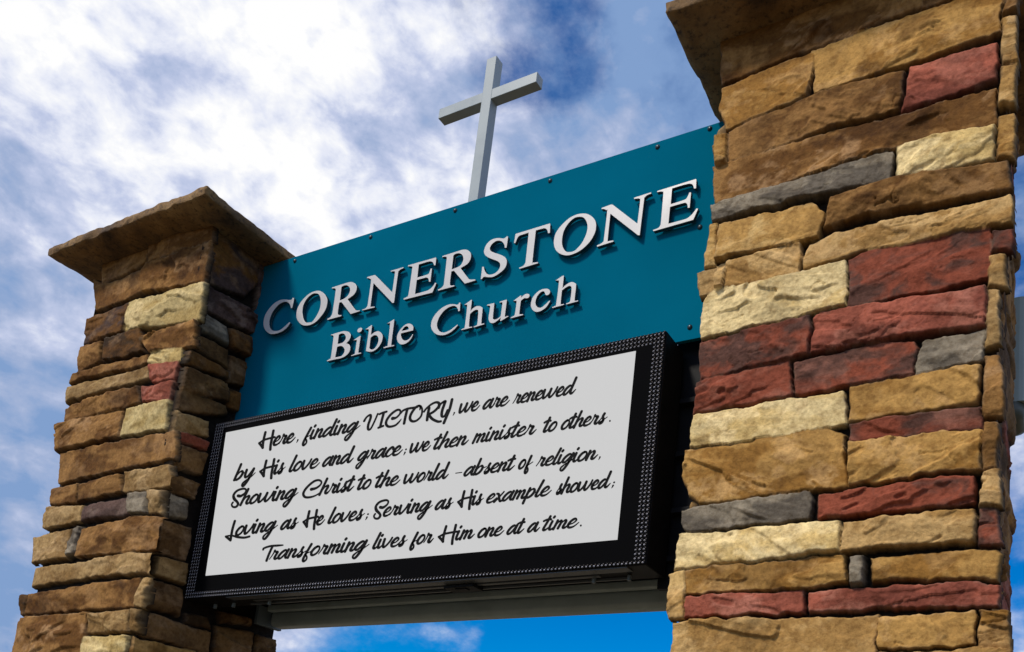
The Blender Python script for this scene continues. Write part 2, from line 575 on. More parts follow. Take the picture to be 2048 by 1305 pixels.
def pillar(x0, label, front, inner, h_front, h_inner, seed):
    """x0 = left edge; faces are laid on the four sides"""
    root = thing('stone_pillar', label, 'pillar', (x0 + W / 2, D / 2, 0), 'stone pillars of the church sign')
    rng = np.random.default_rng(seed)
    fr = lambda u, v, o: (x0 + u, -o, v + H0)
    rt = lambda u, v, o: (x0 + W + o, u, v + H0)
    lf = lambda u, v, o: (x0 - o, D - u, v + H0)
    bk = lambda u, v, o: (x0 + W - u, D + o, v + H0)
    parts = []
    low = coursed(rng, 0, W, -H0, ZLOW + 0.16)
    parts.append(stone_face(front, -0.06, W + 0.06, ZLOW, 0.003, h_front, 0.03, W - 0.014, seed + 1, fr))
    parts.append(stone_face(low, -0.06, W + 0.06, -H0, ZLOW, 0.014, 0.03, W - 0.03, seed + 2, fr))
    if inner is not None:
        parts.append(stone_face(inner, -0.03, D + 0.05, ZLOW, 0.003, h_inner, 0.05, D - 0.004, seed + 3, rt))
    else:
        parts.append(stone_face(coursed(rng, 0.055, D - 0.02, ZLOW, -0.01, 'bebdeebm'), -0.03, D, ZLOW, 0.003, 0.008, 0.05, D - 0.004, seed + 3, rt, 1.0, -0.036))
    parts.append(stone_face(coursed(rng, 0.055, D, -H0, ZLOW), -0.03, D + 0.05, -H0, ZLOW, 0.014, 0.05, D - 0.05, seed + 4, rt))
    parts.append(stone_face(coursed(rng, 0.02, D - 0.065, -H0, -0.01), 0.0, D, -H0, 0.003, 0.014, 0.05, D - 0.08, seed + 5, lf))
    parts.append(stone_face(coursed(rng, 0.075, W - 0.02, -H0, -0.01), 0.0, W, -H0, 0.003, 0.014, 0.065, W - 0.05, seed + 6, bk))
    merge_faces('stone_veneer', parts, M_STONE, root)
    # cap: cast slab with an overhang, worn edges and a low hipped top
    o, th = 0.161, 0.070
    bm = bmesh.new()
    n = 60
    zb = H0 + 0.004
    X0, X1, Y0, Y1 = x0 - o - (0.035 if inner is not None else 0), x0 + W + o, -o, D + o
    grid = {}

    def cap_vert(i, j, top):
        u, v = i / n, j / n
        x = X0 + (X1 - X0) * u; y = Y0 + (Y1 - Y0) * v
        e = min(u, 1 - u, v, 1 - v) * 2
        z = zb + (th + 0.13 * e if top else 0.0)
        return (x, y, z)
    for top in (0, 1):
        for i in range(n + 1):
            for j in range(n + 1):
                grid[top, i, j] = bm.verts.new(cap_vert(i, j, top))
    for i in range(n):
        for j in range(n):
            bm.faces.new([grid[0, i, j], grid[0, i, j + 1], grid[0, i + 1, j + 1], grid[0, i + 1, j]])
            bm.faces.new([grid[1, i, j], grid[1, i + 1, j], grid[1, i + 1, j + 1], grid[1, i, j + 1]])
    mid = {}
    edge = [(i, 0) for i in range(n)] + [(n, j) for j in range(n)] + [(n - i, n) for i in range(n)] + [(0, n - j) for j in range(n)]
    cols = []
    for (i, j) in edge:
        a, b = grid[0, i, j], grid[1, i, j]
        c = [a]
        for t in (0.2, 0.45, 0.75):
            c.append(bm.verts.new(a.co.lerp(b.co, t)))
        c.append(b)
        cols.append(c)
    for k in range(len(cols)):
        a, b = cols[k], cols[(k + 1) % len(cols)]
        for s in range(4):
            bm.faces.new([a[s], b[s], b[s + 1], a[s + 1]])
    co = np.array([v.co for v in bm.verts])
    nx = fbm(co[:, 0] * 16 + co[:, 2] * 37, co[:, 1] * 16, seed + 70, 5) - 0.5
    ny = fbm(co[:, 0] * 16, co[:, 1] * 16 + co[:, 2] * 37, seed + 80, 5) - 0.5
    nz = fbm(co[:, 0] * 8, co[:, 1] * 8, seed + 90, 4) - 0.5
    for v, a, b, c in zip(bm.verts, nx, ny, nz):
        rim = max(0.0, 1 - min(v.co.x - X0, X1 - v.co.x, v.co.y - Y0, Y1 - v.co.y) / 0.05)
        inx = 1 if v.co.x < x0 + W / 2 else -1
        iny = 1 if v.co.y < D / 2 else -1
        corner = 1.0
        ez = 0.010 * rim if abs(v.co.z - zb) < 1e-4 else (-0.010 * rim if v.co.z > zb + th - 1e-4 else 0)
        inside = x0 - 0.03 < v.co.x < x0 + W + 0.03 and -0.03 < v.co.y < D + 0.03
        v.co.x += (a * 0.026 + 0.004 * inx * (1 if ez else 0)) * rim
        v.co.y += (b * 0.026 + 0.004 * iny * (1 if ez else 0)) * rim
        v.co.z += c * (0.004 if inside else 0.012) + ez
    bm_obj('cap_stone', bm, M_CONC, root, smooth=True)
    return root


# traced outlines, metres x 1e4 (letters, writing) and x 1e3 (stones); z from the underside of the caps
LETTERS = [
('C',[[(3075,-2828,1),(3167,-2870,1),(3185,-2987),(3154,-3454,1),(3065,-3440,1),(2982,-3268),(2829,-3085),(2612,-2962),(2375,-2923),(2080,-2977),(1812,-3157),(1598,-3410),(1500,-3749),(1524,-4023),(1642,-4287),(1843,-4492),(2096,-4595),(2410,-4631),(2660,-4559),(2897,-4432),(3129,-4290,1),(3197,-4342,1),(3035,-4549),(2767,-4699),(2439,-4764),(2096,-4767),(1774,-4701),(1462,-4517),(1207,-4256),(1060,-3955),(1029,-3648),(1100,-3362),(1295,-3103),(1592,-2868),(1916,-2760),(2259,-2748),(2582,-2827),(2827,-2906),(2984,-2930,1)]]),
('O',[[(4928,-2833),(5247,-2974),(5552,-3233),(5758,-3540),(5800,-3838),(5737,-4141),(5510,-4437),(5202,-4687),(4861,-4788),(4494,-4774),(4137,-4649),(3824,-4393),(3635,-4119),(3568,-3811),(3600,-3524),(3794,-3213),(4112,-2961),(4489,-2828)],
[(4809,-2960),(5051,-3074),(5231,-3334),(5312,-3642),(5311,-3989),(5165,-4333),(4902,-4638),(4684,-4634),(4416,-4578),(4204,-4358),(4068,-4066),(3997,-3817),(3990,-3522),(4099,-3253),(4312,-3037),(4585,-2938)]]),
('R',[[(5963,-2951,1),(5976,-2890,1),(6743,-2869),(7092,-2865),(7341,-2896),(7612,-3046),(7772,-3254),(7794,-3458),(7695,-3662),(7477,-3782),(7249,-3858,1),(7862,-4533),(8024,-4667),(8236,-4708,1),(8263,-4761,1),(7653,-4788,1),(6844,-3923,1),(6688,-3931,1),(6699,-4518),(6795,-4652),(7006,-4712,1),(7003,-4768,1),(6027,-4771,1),(5997,-4714,1),(6197,-4651),(6294,-4515),(6314,-4262),(6290,-3166),(6247,-3041),(6164,-2978)],
[(6667,-3024,1),(6834,-2976),(7051,-3013),(7253,-3161),(7342,-3353),(7298,-3571),(7120,-3729),(6888,-3791),(6709,-3807,1)]]),
('N',[[(8429,-2933,1),(8435,-2872,1),(8924,-2872,1),(8998,-2909,1),(10335,-4187,1),(10326,-3119),(10292,-3013),(10202,-2969),(10036,-2957,1),(10017,-2907,1),(10823,-2894,1),(10859,-2953,1),(10677,-2983),(10573,-3040),(10533,-3183),(10557,-4800,1),(10458,-4792,1),(8941,-3332,1),(8974,-4598),(9039,-4682),(9264,-4726,1),(9273,-4775,1),(8449,-4760,1),(8423,-4713,1),(8638,-4690),(8739,-4601),(8765,-4468),(8744,-3172),(8672,-3056),(8590,-2980)]]),
('E',[[(11140,-2937,1),(11148,-2875,1),(12895,-2880,1),(12929,-2935,1),(12939,-3313,1),(12855,-3299,1),(12774,-3132),(12633,-3033),(12428,-2992),(11843,-3003,1),(11868,-3726,1),(12475,-3715),(12608,-3654),(12662,-3432,1),(12747,-3447,1),(12762,-4158,1),(12671,-4146,1),(12627,-3986),(12501,-3878),(12354,-3858),(11854,-3858,1),(11874,-4627,1),(12588,-4624),(12827,-4562),(12955,-4468),(13087,-4298,1),(13163,-4331,1),(12991,-4800,1),(11197,-4779,1),(11156,-4713,1),(11360,-4659),(11447,-4522),(11450,-3135),(11434,-3035),(11350,-2976)]]),
('R',[[(13300,-2966,1),(13325,-2904,1),(14251,-2883),(14527,-2876),(14777,-2941),(14990,-3103),(15097,-3299),(15089,-3542),(14932,-3747),(14556,-3868,1),(15058,-4477),(15234,-4634),(15547,-4700,1),(15563,-4764,1),(14951,-4785,1),(14165,-3910,1),(14010,-3918,1),(14019,-4534),(14093,-4674),(14326,-4729,1),(14317,-4781,1),(13341,-4780,1),(13321,-4723,1),(13518,-4677),(13625,-4579),(13647,-4384),(13609,-3138),(13576,-3036),(13497,-2985)],
[(14003,-3036,1),(14162,-2984),(14376,-3023),(14570,-3165),(14664,-3373),(14646,-3553),(14519,-3736),(14251,-3793),(14018,-3812,1)]]),
('S',[[(15886,-4772,1),(15875,-4123,1),(15968,-4146,1),(16064,-4395),(16224,-4584),(16434,-4671),(16663,-4661),(16845,-4556),(16935,-4385),(16911,-4215),(16776,-4062),(16561,-3933),(16237,-3746),(15995,-3564),(15879,-3383),(15863,-3227),(15931,-3001),(16108,-2835),(16332,-2772),(16634,-2807),(16876,-2892),(16976,-2907),(17130,-2839,1),(17185,-2884,1),(17174,-3445,1),(17075,-3435,1),(17024,-3256),(16903,-3089),(16722,-2966),(16487,-2935),(16285,-3033),(16191,-3191),(16209,-3316),(16326,-3437),(16543,-3568),(16862,-3739),(17113,-3908),(17250,-4077),(17297,-4252),(17257,-4479),(17085,-4645),(16841,-4763),(16587,-4821),(16317,-4771),(16108,-4700),(16025,-4701),(15944,-4786,1)]]),
('T',[[(17602,-2848,1),(19476,-2814,1),(19512,-2853,1),(19544,-3316,1),(19443,-3298,1),(19393,-3143),(19285,-3020),(19124,-2976),(18742,-2973,1),(18759,-4529),(18819,-4632),(19064,-4673,1),(19080,-4732,1),(18081,-4771,1),(18050,-4705,1),(18258,-4668),(18354,-4560),(18373,-4345),(18354,-2975,1),(18053,-2990),(17863,-2999),(17746,-3087),(17651,-3336,1),(17577,-3317,1)]]),
('O',[[(21303,-2815),(21583,-2963),(21818,-3195),(21965,-3464),(21999,-3778),(21937,-4040),(21784,-4303),(21571,-4500),(21300,-4658),(20940,-4743),(20618,-4725),(20278,-4574),(20005,-4325),(19860,-4029),(19819,-3733),(19870,-3435),(20032,-3193),(20277,-2974),(20556,-2818),(20924,-2752)],
[(21103,-2924),(21271,-3004),(21424,-3187),(21532,-3448),(21551,-3733),(21488,-3996),(21361,-4268),(21173,-4473),(20976,-4600),(20709,-4587),(20540,-4513),(20366,-4289),(20270,-4007),(20258,-3720),(20303,-3422),(20436,-3173),(20629,-2980),(20859,-2889)]]),
('N',[[(22183,-2843,1),(22190,-2784,1),(22676,-2749,1),(22744,-2789,1),(24080,-4083,1),(24109,-2983),(24077,-2890),(23989,-2837),(23805,-2811,1),(23784,-2743,1),(24599,-2716,1),(24625,-2785,1),(24442,-2801),(24326,-2879),(24297,-3010),(24250,-4682,1),(24166,-4665,1),(22668,-3208,1),(22667,-4486),(22713,-4560),(22957,-4595,1),(22976,-4655,1),(22164,-4697,1),(22143,-4624,1),(22320,-4595),(22441,-4526),(22467,-4408),(22491,-3065),(22443,-2975),(22330,-2885)]]),
('E',[[(24900,-2802,1),(24916,-2740,1),(26693,-2699,1),(26723,-2749,1),(26735,-3153,1),(26643,-3142,1),(26590,-2982),(26504,-2882),(26289,-2823),(25612,-2827,1),(25612,-3583,1),(26193,-3559),(26345,-3495),(26444,-3265,1),(26524,-3289,1),(26518,-4005,1),(26426,-3992,1),(26400,-3836),(26340,-3743),(26205,-3699),(25591,-3708,1),(25586,-4503,1),(26351,-4497),(26528,-4439),(26663,-4342),(26840,-4129,1),(26915,-4167,1),(26731,-4635,1),(24904,-4671,1),(24871,-4607,1),(25111,-4577),(25196,-4477),(25220,-4293),(25208,-2970),(25186,-2881),(25114,-2826)]]),
('B',[[(6462,-5753,1),(6498,-5708,1),(7092,-5684),(7400,-5701),(7691,-5807),(7875,-5982),(7905,-6138),(7822,-6311),(7660,-6429,1),(7906,-6573),(8001,-6754),(7982,-6967),(7782,-7145),(7461,-7219),(7089,-7216),(6509,-7215,1),(6472,-7167,1),(6644,-7117),(6722,-6996),(6683,-5944),(6660,-5829),(6578,-5763)],
[(7034,-5823,1),(7181,-5793),(7377,-5838),(7542,-5996),(7578,-6181),(7454,-6319),(7259,-6362),(7054,-6354,1)],
[(7052,-6513,1),(7253,-6503),(7433,-6561),(7601,-6730),(7634,-6899),(7533,-7070),(7340,-7114),(7031,-7096,1)]]),
('i',[[(8148,-6361,1),(8565,-6204,1),(8610,-6233,1),(8618,-7091),(8662,-7153),(8821,-7178,1),(8823,-7224,1),(8174,-7241,1),(8152,-7197,1),(8322,-7181),(8389,-7100),(8393,-6426),(8352,-6386)],
[(8493,-5737),(8623,-5810),(8624,-5905),(8540,-5983),(8405,-5968),(8323,-5883),(8353,-5781)]]),
('b',[[(8872,-5914,1),(9251,-5753,1),(9290,-5788,1),(9306,-6315,1),(9513,-6211),(9769,-6196),(10005,-6352),(10130,-6564),(10123,-6828),(9991,-7067),(9793,-7213),(9578,-7264),(9346,-7232),(9136,-7151,1),(9133,-6522),(9121,-6022),(9057,-5941)],
[(9317,-6465,1),(9479,-6378),(9642,-6384),(9807,-6498),(9893,-6702),(9855,-6933),(9712,-7118),(9557,-7154),(9438,-7117),(9343,-7045,1)]]),
('l',[[(10306,-5892,1),(10708,-5749,1),(10753,-5785,1),(10790,-7106),(10840,-7177),(10994,-7194,1),(10996,-7244,1),(10323,-7230,1),(10298,-7180,1),(10483,-7151),(10558,-7073),(10509,-5965),(10451,-5904)]]),
('e',[[(11721,-6187),(11955,-6296),(12076,-6465),(12088,-6630,1),(11317,-6635,1),(11364,-6815),(11489,-6998),(11661,-7097),(11843,-7082),(11981,-6993),(12092,-6834,1),(12129,-6872,1),(12026,-7080),(11836,-7224),(11567,-7274),(11336,-7189),(11162,-6997),(11094,-6787),(11126,-6609),(11261,-6400),(11482,-6236)],
[(11344,-6517,1),(11418,-6407),(11525,-6311),(11667,-6322),(11775,-6416),(11802,-6521,1)]]),
('C',[[(14786,-5737,1),(14835,-5766,1),(14862,-6201,1),(14782,-6199,1),(14738,-6075),(14643,-5943),(14504,-5857),(14348,-5829),(14102,-5868),(13867,-5994),(13673,-6218),(13581,-6443),(13565,-6661),(13651,-6878),(13804,-7043),(14023,-7143),(14227,-7152),(14469,-7092),(14677,-6983),(14827,-6901,1),(14869,-6936,1),(14694,-7096),(14464,-7223),(14198,-7288),(13916,-7263),(13645,-7164),(13411,-6983),(13245,-6749),(13194,-6516),(13233,-6279),(13366,-6062),(13592,-5866),(13854,-5746),(14152,-5701),(14384,-5736),(14623,-5818),(14712,-5827,1)]]),
('h',[[(15094,-5927,1),(15483,-5754,1),(15517,-5783,1),(15517,-6351,1),(15652,-6233),(15814,-6171),(16014,-6204),(16159,-6291),(16220,-6423),(16252,-7099),(16297,-7162),(16431,-7171,1),(16438,-7219,1),(15852,-7259,1),(15826,-7213,1),(15963,-7188),(16025,-7115),(15996,-6504),(15943,-6384),(15828,-6348),(15675,-6390),(15509,-6506,1),(15535,-7098),(15583,-7173),(15733,-7196,1),(15739,-7238,1),(15134,-7246,1),(15103,-7203,1),(15240,-7177),(15301,-7092),(15281,-6052),(15230,-5957)]]),
('u',[[(16459,-6275,1),(16464,-6229,1),(16871,-6230,1),(16890,-6956),(16955,-7081),(17101,-7109),(17237,-7063),(17334,-6999,1),(17343,-6378),(17299,-6297),(17168,-6280,1),(17162,-6236,1),(17548,-6209,1),(17576,-6251,1),(17570,-7019),(17613,-7091),(17749,-7078,1),(17771,-7118,1),(17367,-7256,1),(17334,-7219,1),(17354,-7060,1),(17203,-7179),(17046,-7253),(16908,-7267),(16756,-7189),(16663,-7036),(16643,-6860),(16655,-6390),(16614,-6321),(16545,-6288)]]),
('r',[[(17946,-6375,1),(18335,-6177,1),(18368,-6215,1),(18366,-6307,1),(18477,-6220),(18606,-6169),(18745,-6201),(18824,-6287),(18795,-6380),(18691,-6406),(18578,-6368),(18499,-6387),(18372,-6458,1),(18371,-7069),(18408,-7139),(18588,-7173,1),(18594,-7216,1),(17936,-7241,1),(17910,-7193,1),(18055,-7149),(18128,-7078),(18143,-6474),(18092,-6400)]]),
('c',[[(19647,-6147),(19812,-6206),(19918,-6316),(19920,-6440),(19823,-6503),(19713,-6466),(19661,-6368),(19595,-6266),(19474,-6250),(19350,-6321),(19236,-6468),(19193,-6656),(19212,-6809),(19297,-6951),(19428,-7041),(19574,-7049),(19723,-6972),(19951,-6803,1),(19996,-6842,1),(19840,-7072),(19670,-7181),(19465,-7234),(19276,-7205),(19100,-7080),(18981,-6881),(18955,-6677),(19018,-6443),(19182,-6257),(19408,-6149)]]),
('h',[[(20151,-5859,1),(20535,-5700,1),(20578,-5735,1),(20580,-6336,1),(20726,-6223),(20923,-6148),(21079,-6160),(21230,-6257),(21282,-6379),(21284,-7056),(21330,-7126),(21465,-7135,1),(21480,-7177,1),(20880,-7199,1),(20857,-7153,1),(20999,-7124),(21065,-7030),(21064,-6473),(21011,-6351),(20916,-6305),(20741,-6349),(20560,-6453,1),(20568,-7064),(20615,-7135),(20745,-7142,1),(20751,-7189,1),(20159,-7216,1),(20134,-7166,1),(20267,-7142),(20335,-7060),(20350,-6000),(20299,-5902)]]),
]
MESSAGE = [
[
('Here',3723,-12054,2652,-22,-103,460,4.5),
(',',6430,-12077,121,-1,-97,453,0.2),
('finding',6827,-12080,3849,-32,-88,442,7.1),
('VICTORY',10859,-12114,5300,-44,-71,419,10.8),
(',',16179,-12158,98,-1,-62,406,0.2),
('we',16524,-12161,1155,-10,-60,402,2.6),
('are',17819,-12172,1426,-12,-55,395,3.3),
('renewed',19357,-12184,3230,-27,-48,384,7.9),
],
[
('by',2233,-13632,1646,-10,-110,462,2.7),
('His',4170,-13643,1862,-11,-102,452,3.2),
('love',6262,-13655,2100,-12,-93,442,3.8),
('and',8531,-13669,2069,-12,-85,431,3.9),
('grace',10650,-13681,2912,-17,-76,419,5.8),
(';',13595,-13698,109,-1,-71,412,0.2),
('we',13972,-13701,1219,-7,-67,408,2.6),
('then',15336,-13709,1959,-11,-62,399,4.3),
('minister',17452,-13721,3364,-20,-53,386,7.9),
('to',21141,-13742,661,-4,-46,375,1.6),
('others',22013,-13748,2190,-13,-41,367,5.6),
('.',24249,-13761,68,0,-38,362,0.2),
],
[
('Showing',2386,-15045,4834,-52,-102,447,8.2),
('Christ',7491,-15100,3408,-37,-86,426,6.4),
('to',11062,-15139,835,-9,-78,416,1.6),
('the',12163,-15151,1506,-16,-73,409,3.0),
('world',13859,-15169,2606,-28,-65,398,5.6),
('-',16727,-15200,338,-4,-59,390,0.8),
('absent',17241,-15206,2710,-29,-54,382,6.3),
('of',20098,-15237,728,-8,-49,374,1.8),
('religion',20935,-15246,2996,-32,-43,364,7.6),
(',',23942,-15278,80,-1,-38,357,0.2),
],
[
('Loving',2352,-16689,3805,22,-104,442,6.4),
('as',6343,-16666,1235,7,-93,430,2.2),
('He',7844,-16658,1458,8,-87,422,2.7),
('loves',9489,-16648,2326,13,-80,413,4.5),
(';',11833,-16635,119,1,-76,407,0.2),
('Serving',12300,-16632,3461,20,-68,397,7.2),
('as',15884,-16611,1018,6,-61,387,2.2),
('His',17107,-16604,1403,8,-56,380,3.2),
('example',18646,-16596,3263,19,-49,369,7.9),
('showed',22073,-16576,2588,15,-40,355,6.8),
(';',24668,-16561,87,0,-36,349,0.2),
],
[
('Transforming',5395,-18177,6971,37,-85,414,13.0),
('lives',12552,-18140,2047,11,-69,393,4.2),
('for',14705,-18128,1358,7,-64,385,2.9),
('Him',16288,-18120,1977,10,-57,376,4.5),
('one',18406,-18109,1362,7,-52,368,3.2),
('at',19896,-18101,896,5,-48,362,2.2),
('a',20917,-18096,609,3,-46,358,1.5),
('time',21641,-18092,1733,9,-42,352,4.5),
('.',23381,-18083,80,0,-39,348,0.2),
],
]
CAPITALS = {
'H':([[[0.75,1.76],[0.57,1.0],[0.46,0.31],[0.44,-0.08]],[[1.68,1.78],[1.52,0.92],[1.37,0.15],[1.32,-0.46]],[[0.04,0.56],[0.53,0.83],[1.24,0.93],[1.81,0.96]],[[0.04,0.56],[0.22,0.31],[0.42,-0.03]]],1.62),
'S':([[[0.71,1.14,0.3],[1.01,1.07,0.3],[1.41,1.36],[1.53,1.74],[1.24,1.93],[0.62,1.79],[0.25,1.33],[0.31,0.84,0.28],[0.62,0.4],[0.71,0.08],[0.49,-0.2],[0.18,-0.14],[0.05,0.16],[0.18,0.41]]],0.98),
'C':([[[0.88,0.76,0.33],[1.37,0.83,0.26],[1.81,1.13],[1.94,1.51],[1.63,1.77],[1.1,1.66],[0.4,1.05],[0.04,0.39],[0.22,-0.08],[0.75,-0.19],[1.37,-0.05,0.18],[1.94,0.32,0.12]]],1.75),
'L':([[[0.97,1.76],[0.75,0.9],[0.62,0.12],[0.53,-0.53]],[[0.04,0.0],[0.62,0.04,0.15],[1.24,-0.24],[1.94,-0.42],[2.47,-0.36]],[[0.09,-0.03],[0.31,-0.28],[0.53,-0.53]]],1.02),
'T':([[[0.09,1.37,0.28],[0.18,1.53],[0.79,1.69],[1.5,1.66],[2.03,1.63,0.14]],[[1.01,1.62],[0.71,0.81],[0.44,-0.08]]],0.75),
'!':([[[0.09,1.06,0.3],[0.4,1.49],[0.84,1.68],[0.91,1.32],[0.62,0.49],[0.62,-0.04],[0.93,-0.05],[1.37,0.71],[1.81,1.65]],[[2.03,1.57],[2.43,1.67],[2.91,1.72]],[[2.56,1.61],[2.34,0.81],[2.12,-0.04]],[[1.9,-0.09],[2.25,-0.02],[2.51,0.03]],[[3.66,0.75,0.35],[4.1,0.77],[4.54,1.13],[4.59,1.56],[4.19,1.68],[3.49,1.31],[2.96,0.7],[2.87,0.18],[3.22,-0.18],[3.93,-0.17],[4.37,0.1],[4.72,0.48,0.1]],[[4.63,1.2],[4.99,1.5],[5.6,1.61],[6.22,1.59],[6.66,1.6]],[[5.47,1.59],[5.25,0.74],[5.07,-0.11]],[[6.97,1.2,0.15],[6.97,1.68],[6.49,1.59],[5.96,0.97],[5.78,0.39],[6.04,-0.01],[6.57,-0.02],[7.1,0.42],[7.24,1.11],[7.1,1.57],[6.88,1.7]],[[7.46,0.89],[7.72,1.2],[8.34,1.62],[8.87,1.75],[9.22,1.56],[9.13,1.13],[8.6,0.69],[7.99,0.45]],[[8.07,1.23],[7.9,0.46],[7.81,-0.18]],[[7.99,0.45],[8.43,-0.16],[9.05,-0.57],[9.4,-0.61]],[[9.18,1.03,0.3],[9.4,1.44],[9.93,1.7],[9.84,1.36],[9.57,0.61],[9.53,0.0],[9.84,-0.05],[10.19,0.59]],[[10.72,1.74],[10.46,0.73],[10.1,-0.1],[9.75,-0.87]]],0),
}
RIGHT_FRONT = [
('b',[(-19,59),(607,29),(735,32),(735,-145),(613,-150),(514,-172),(365,-166),(7,-193)]),
('b',[(735,32),(984,26),(984,-167),(729,-154)]),
('o',[(358,-175),(614,-167),(729,-165),(984,-177),(981,-347),(699,-359),(446,-351),(368,-356)]),
('o',[(11,-214),(369,-182),(339,-364),(255,-372),(40,-393),(7,-296)]),
('b',[(51,-401),(132,-386),(283,-378),(368,-363),(446,-358),(682,-379),(671,-536),(505,-529),(383,-525),(157,-546),(57,-544)]),
('r',[(703,-374),(976,-383),(973,-521),(676,-545)]),
('b',[(-3,-545),(384,-535),(499,-541),(676,-556),(973,-554),(972,-689),(662,-673),(17,-703)]),
('o',[(-9,-411),(47,-407),(53,-547),(8,-541)]),
('c',[(668,-668),(972,-699),(969,-813),(670,-796)]),
('g',[(3,-710),(657,-682),(649,-797),(11,-772)]),
('b',[(452,-818),(643,-802),(850,-821),(1011,-829),(1026,-933),(751,-915),(540,-905),(429,-916)]),
('w',[(42,-799),(386,-809),(429,-857),(415,-944),(342,-949),(46,-944)]),
('w',[(5,-782),(35,-786),(42,-963),(-3,-958)]),
('t',[(387,-964),(468,-940),(982,-962),(1026,-956),(1027,-1063),(967,-1057),(739,-1053),(587,-1037),(373,-1054),(368,-1008)]),
('t',[(83,-961),(355,-952),(368,-1008),(355,-1060),(82,-1058)]),
('t',[(46,-962),(81,-960),(81,-1057),(49,-1064)]),
('t',[(-24,-970),(41,-970),(44,-1063),(-15,-1068)]),
('c',[(14,-1072),(40,-1057),(284,-1065),(510,-1056),(522,-1221),(402,-1228),(6,-1242),(-3,-1168)]),
('m',[(522,-1062),(593,-1044),(967,-1061),(960,-1227),(533,-1230)]),
('m',[(-1,-1254),(408,-1234),(407,-1379),(304,-1389),(200,-1390),(13,-1403)]),
('r',[(418,-1251),(439,-1231),(524,-1231),(955,-1258),(954,-1391),(721,-1383),(413,-1377)]),
('m',[(-1,-1415),(32,-1399),(342,-1388),(356,-1523),(183,-1521),(-2,-1530)]),
('m',[(358,-1399),(630,-1384),(744,-1402),(755,-1425),(747,-1510),(531,-1512),(365,-1516)]),
('g',[(766,-1408),(952,-1398),(949,-1499),(755,-1511)]),
('c',[(6,-1538),(526,-1530),(538,-1649),(382,-1659),(-1,-1647)]),
('o',[(546,-1518),(944,-1511),(943,-1641),(549,-1643)]),
('m',[(552,-1652),(949,-1649),(948,-1722),(557,-1712)]),
('o',[(-23,-1655),(257,-1657),(400,-1643),(478,-1648),(539,-1688),(556,-1863),(453,-1861),(295,-1862),(50,-1869),(3,-1832),(-21,-1756)]),
('o',[(561,-1724),(775,-1721),(948,-1729),(951,-1855),(736,-1860),(561,-1861)]),
('g',[(-11,-1891),(44,-1879),(296,-1867),(430,-1865),(443,-1894),(432,-1960),(252,-1962),(10,-1965),(-10,-1937)]),
('m',[(463,-1878),(935,-1871),(934,-1961),(625,-1970),(462,-1966)]),
('c',[(-13,-1971),(541,-1978),(550,-2079),(418,-2084),(-26,-2096),(-23,-2008)]),
('t',[(550,-1988),(932,-1976),(940,-2004),(939,-2082),(711,-2077),(551,-2082)]),
('o',[(22,-2102),(347,-2095),(557,-2090),(567,-2174),(430,-2190),(29,-2185)]),
('w',[(-42,-2107),(15,-2096),(30,-2274),(-29,-2272)]),
('g',[(575,-2102),(617,-2099),(623,-2187),(582,-2190)]),
('o',[(636,-2104),(993,-2101),(1006,-2115),(1004,-2194),(647,-2179)]),
('r',[(34,-2202),(433,-2197),(437,-2267),(36,-2274)]),
('r',[(448,-2201),(901,-2197),(1007,-2212),(1005,-2274),(670,-2266),(454,-2265)]),
('t',[(-11,-2285),(668,-2287),(667,-2329),(657,-2429),(-11,-2435)]),
('o',[(671,-2298),(940,-2285),(942,-2387),(672,-2390)]),
('o',[(955,-2285),(1029,-2288),(1038,-2410),(955,-2411)]),
('t',[(670,-2401),(1031,-2397),(1032,-2462),(669,-2463)]),
('t',[(991,-299),(1029,-303),(1034,-497),(988,-473)]),
('t',[(986,-487),(1034,-504),(1030,-643),(985,-628)]),
('o',[(980,-661),(1028,-667),(1030,-831),(978,-816)]),
('b',[(993,-206),(1042,-213),(1032,-292),(994,-290)]),
('m',[(973,-1075),(1030,-1083),(1028,-1157),(968,-1134)]),
('t',[(964,-1150),(1008,-1156),(1014,-1272),(963,-1266)]),
('t',[(960,-1273),(989,-1277),(1001,-1455),(958,-1465)]),
('b',[(956,-1488),(994,-1493),(1008,-1593),(1005,-1697),(956,-1690)]),
('b',[(955,-1714),(995,-1719),(995,-1857),(957,-1854)]),
('t',[(960,-1862),(1002,-1864),(1006,-1972),(947,-1966)]),
('m',[(949,-1975),(994,-1977),(1010,-2088),(949,-2091)]),
]
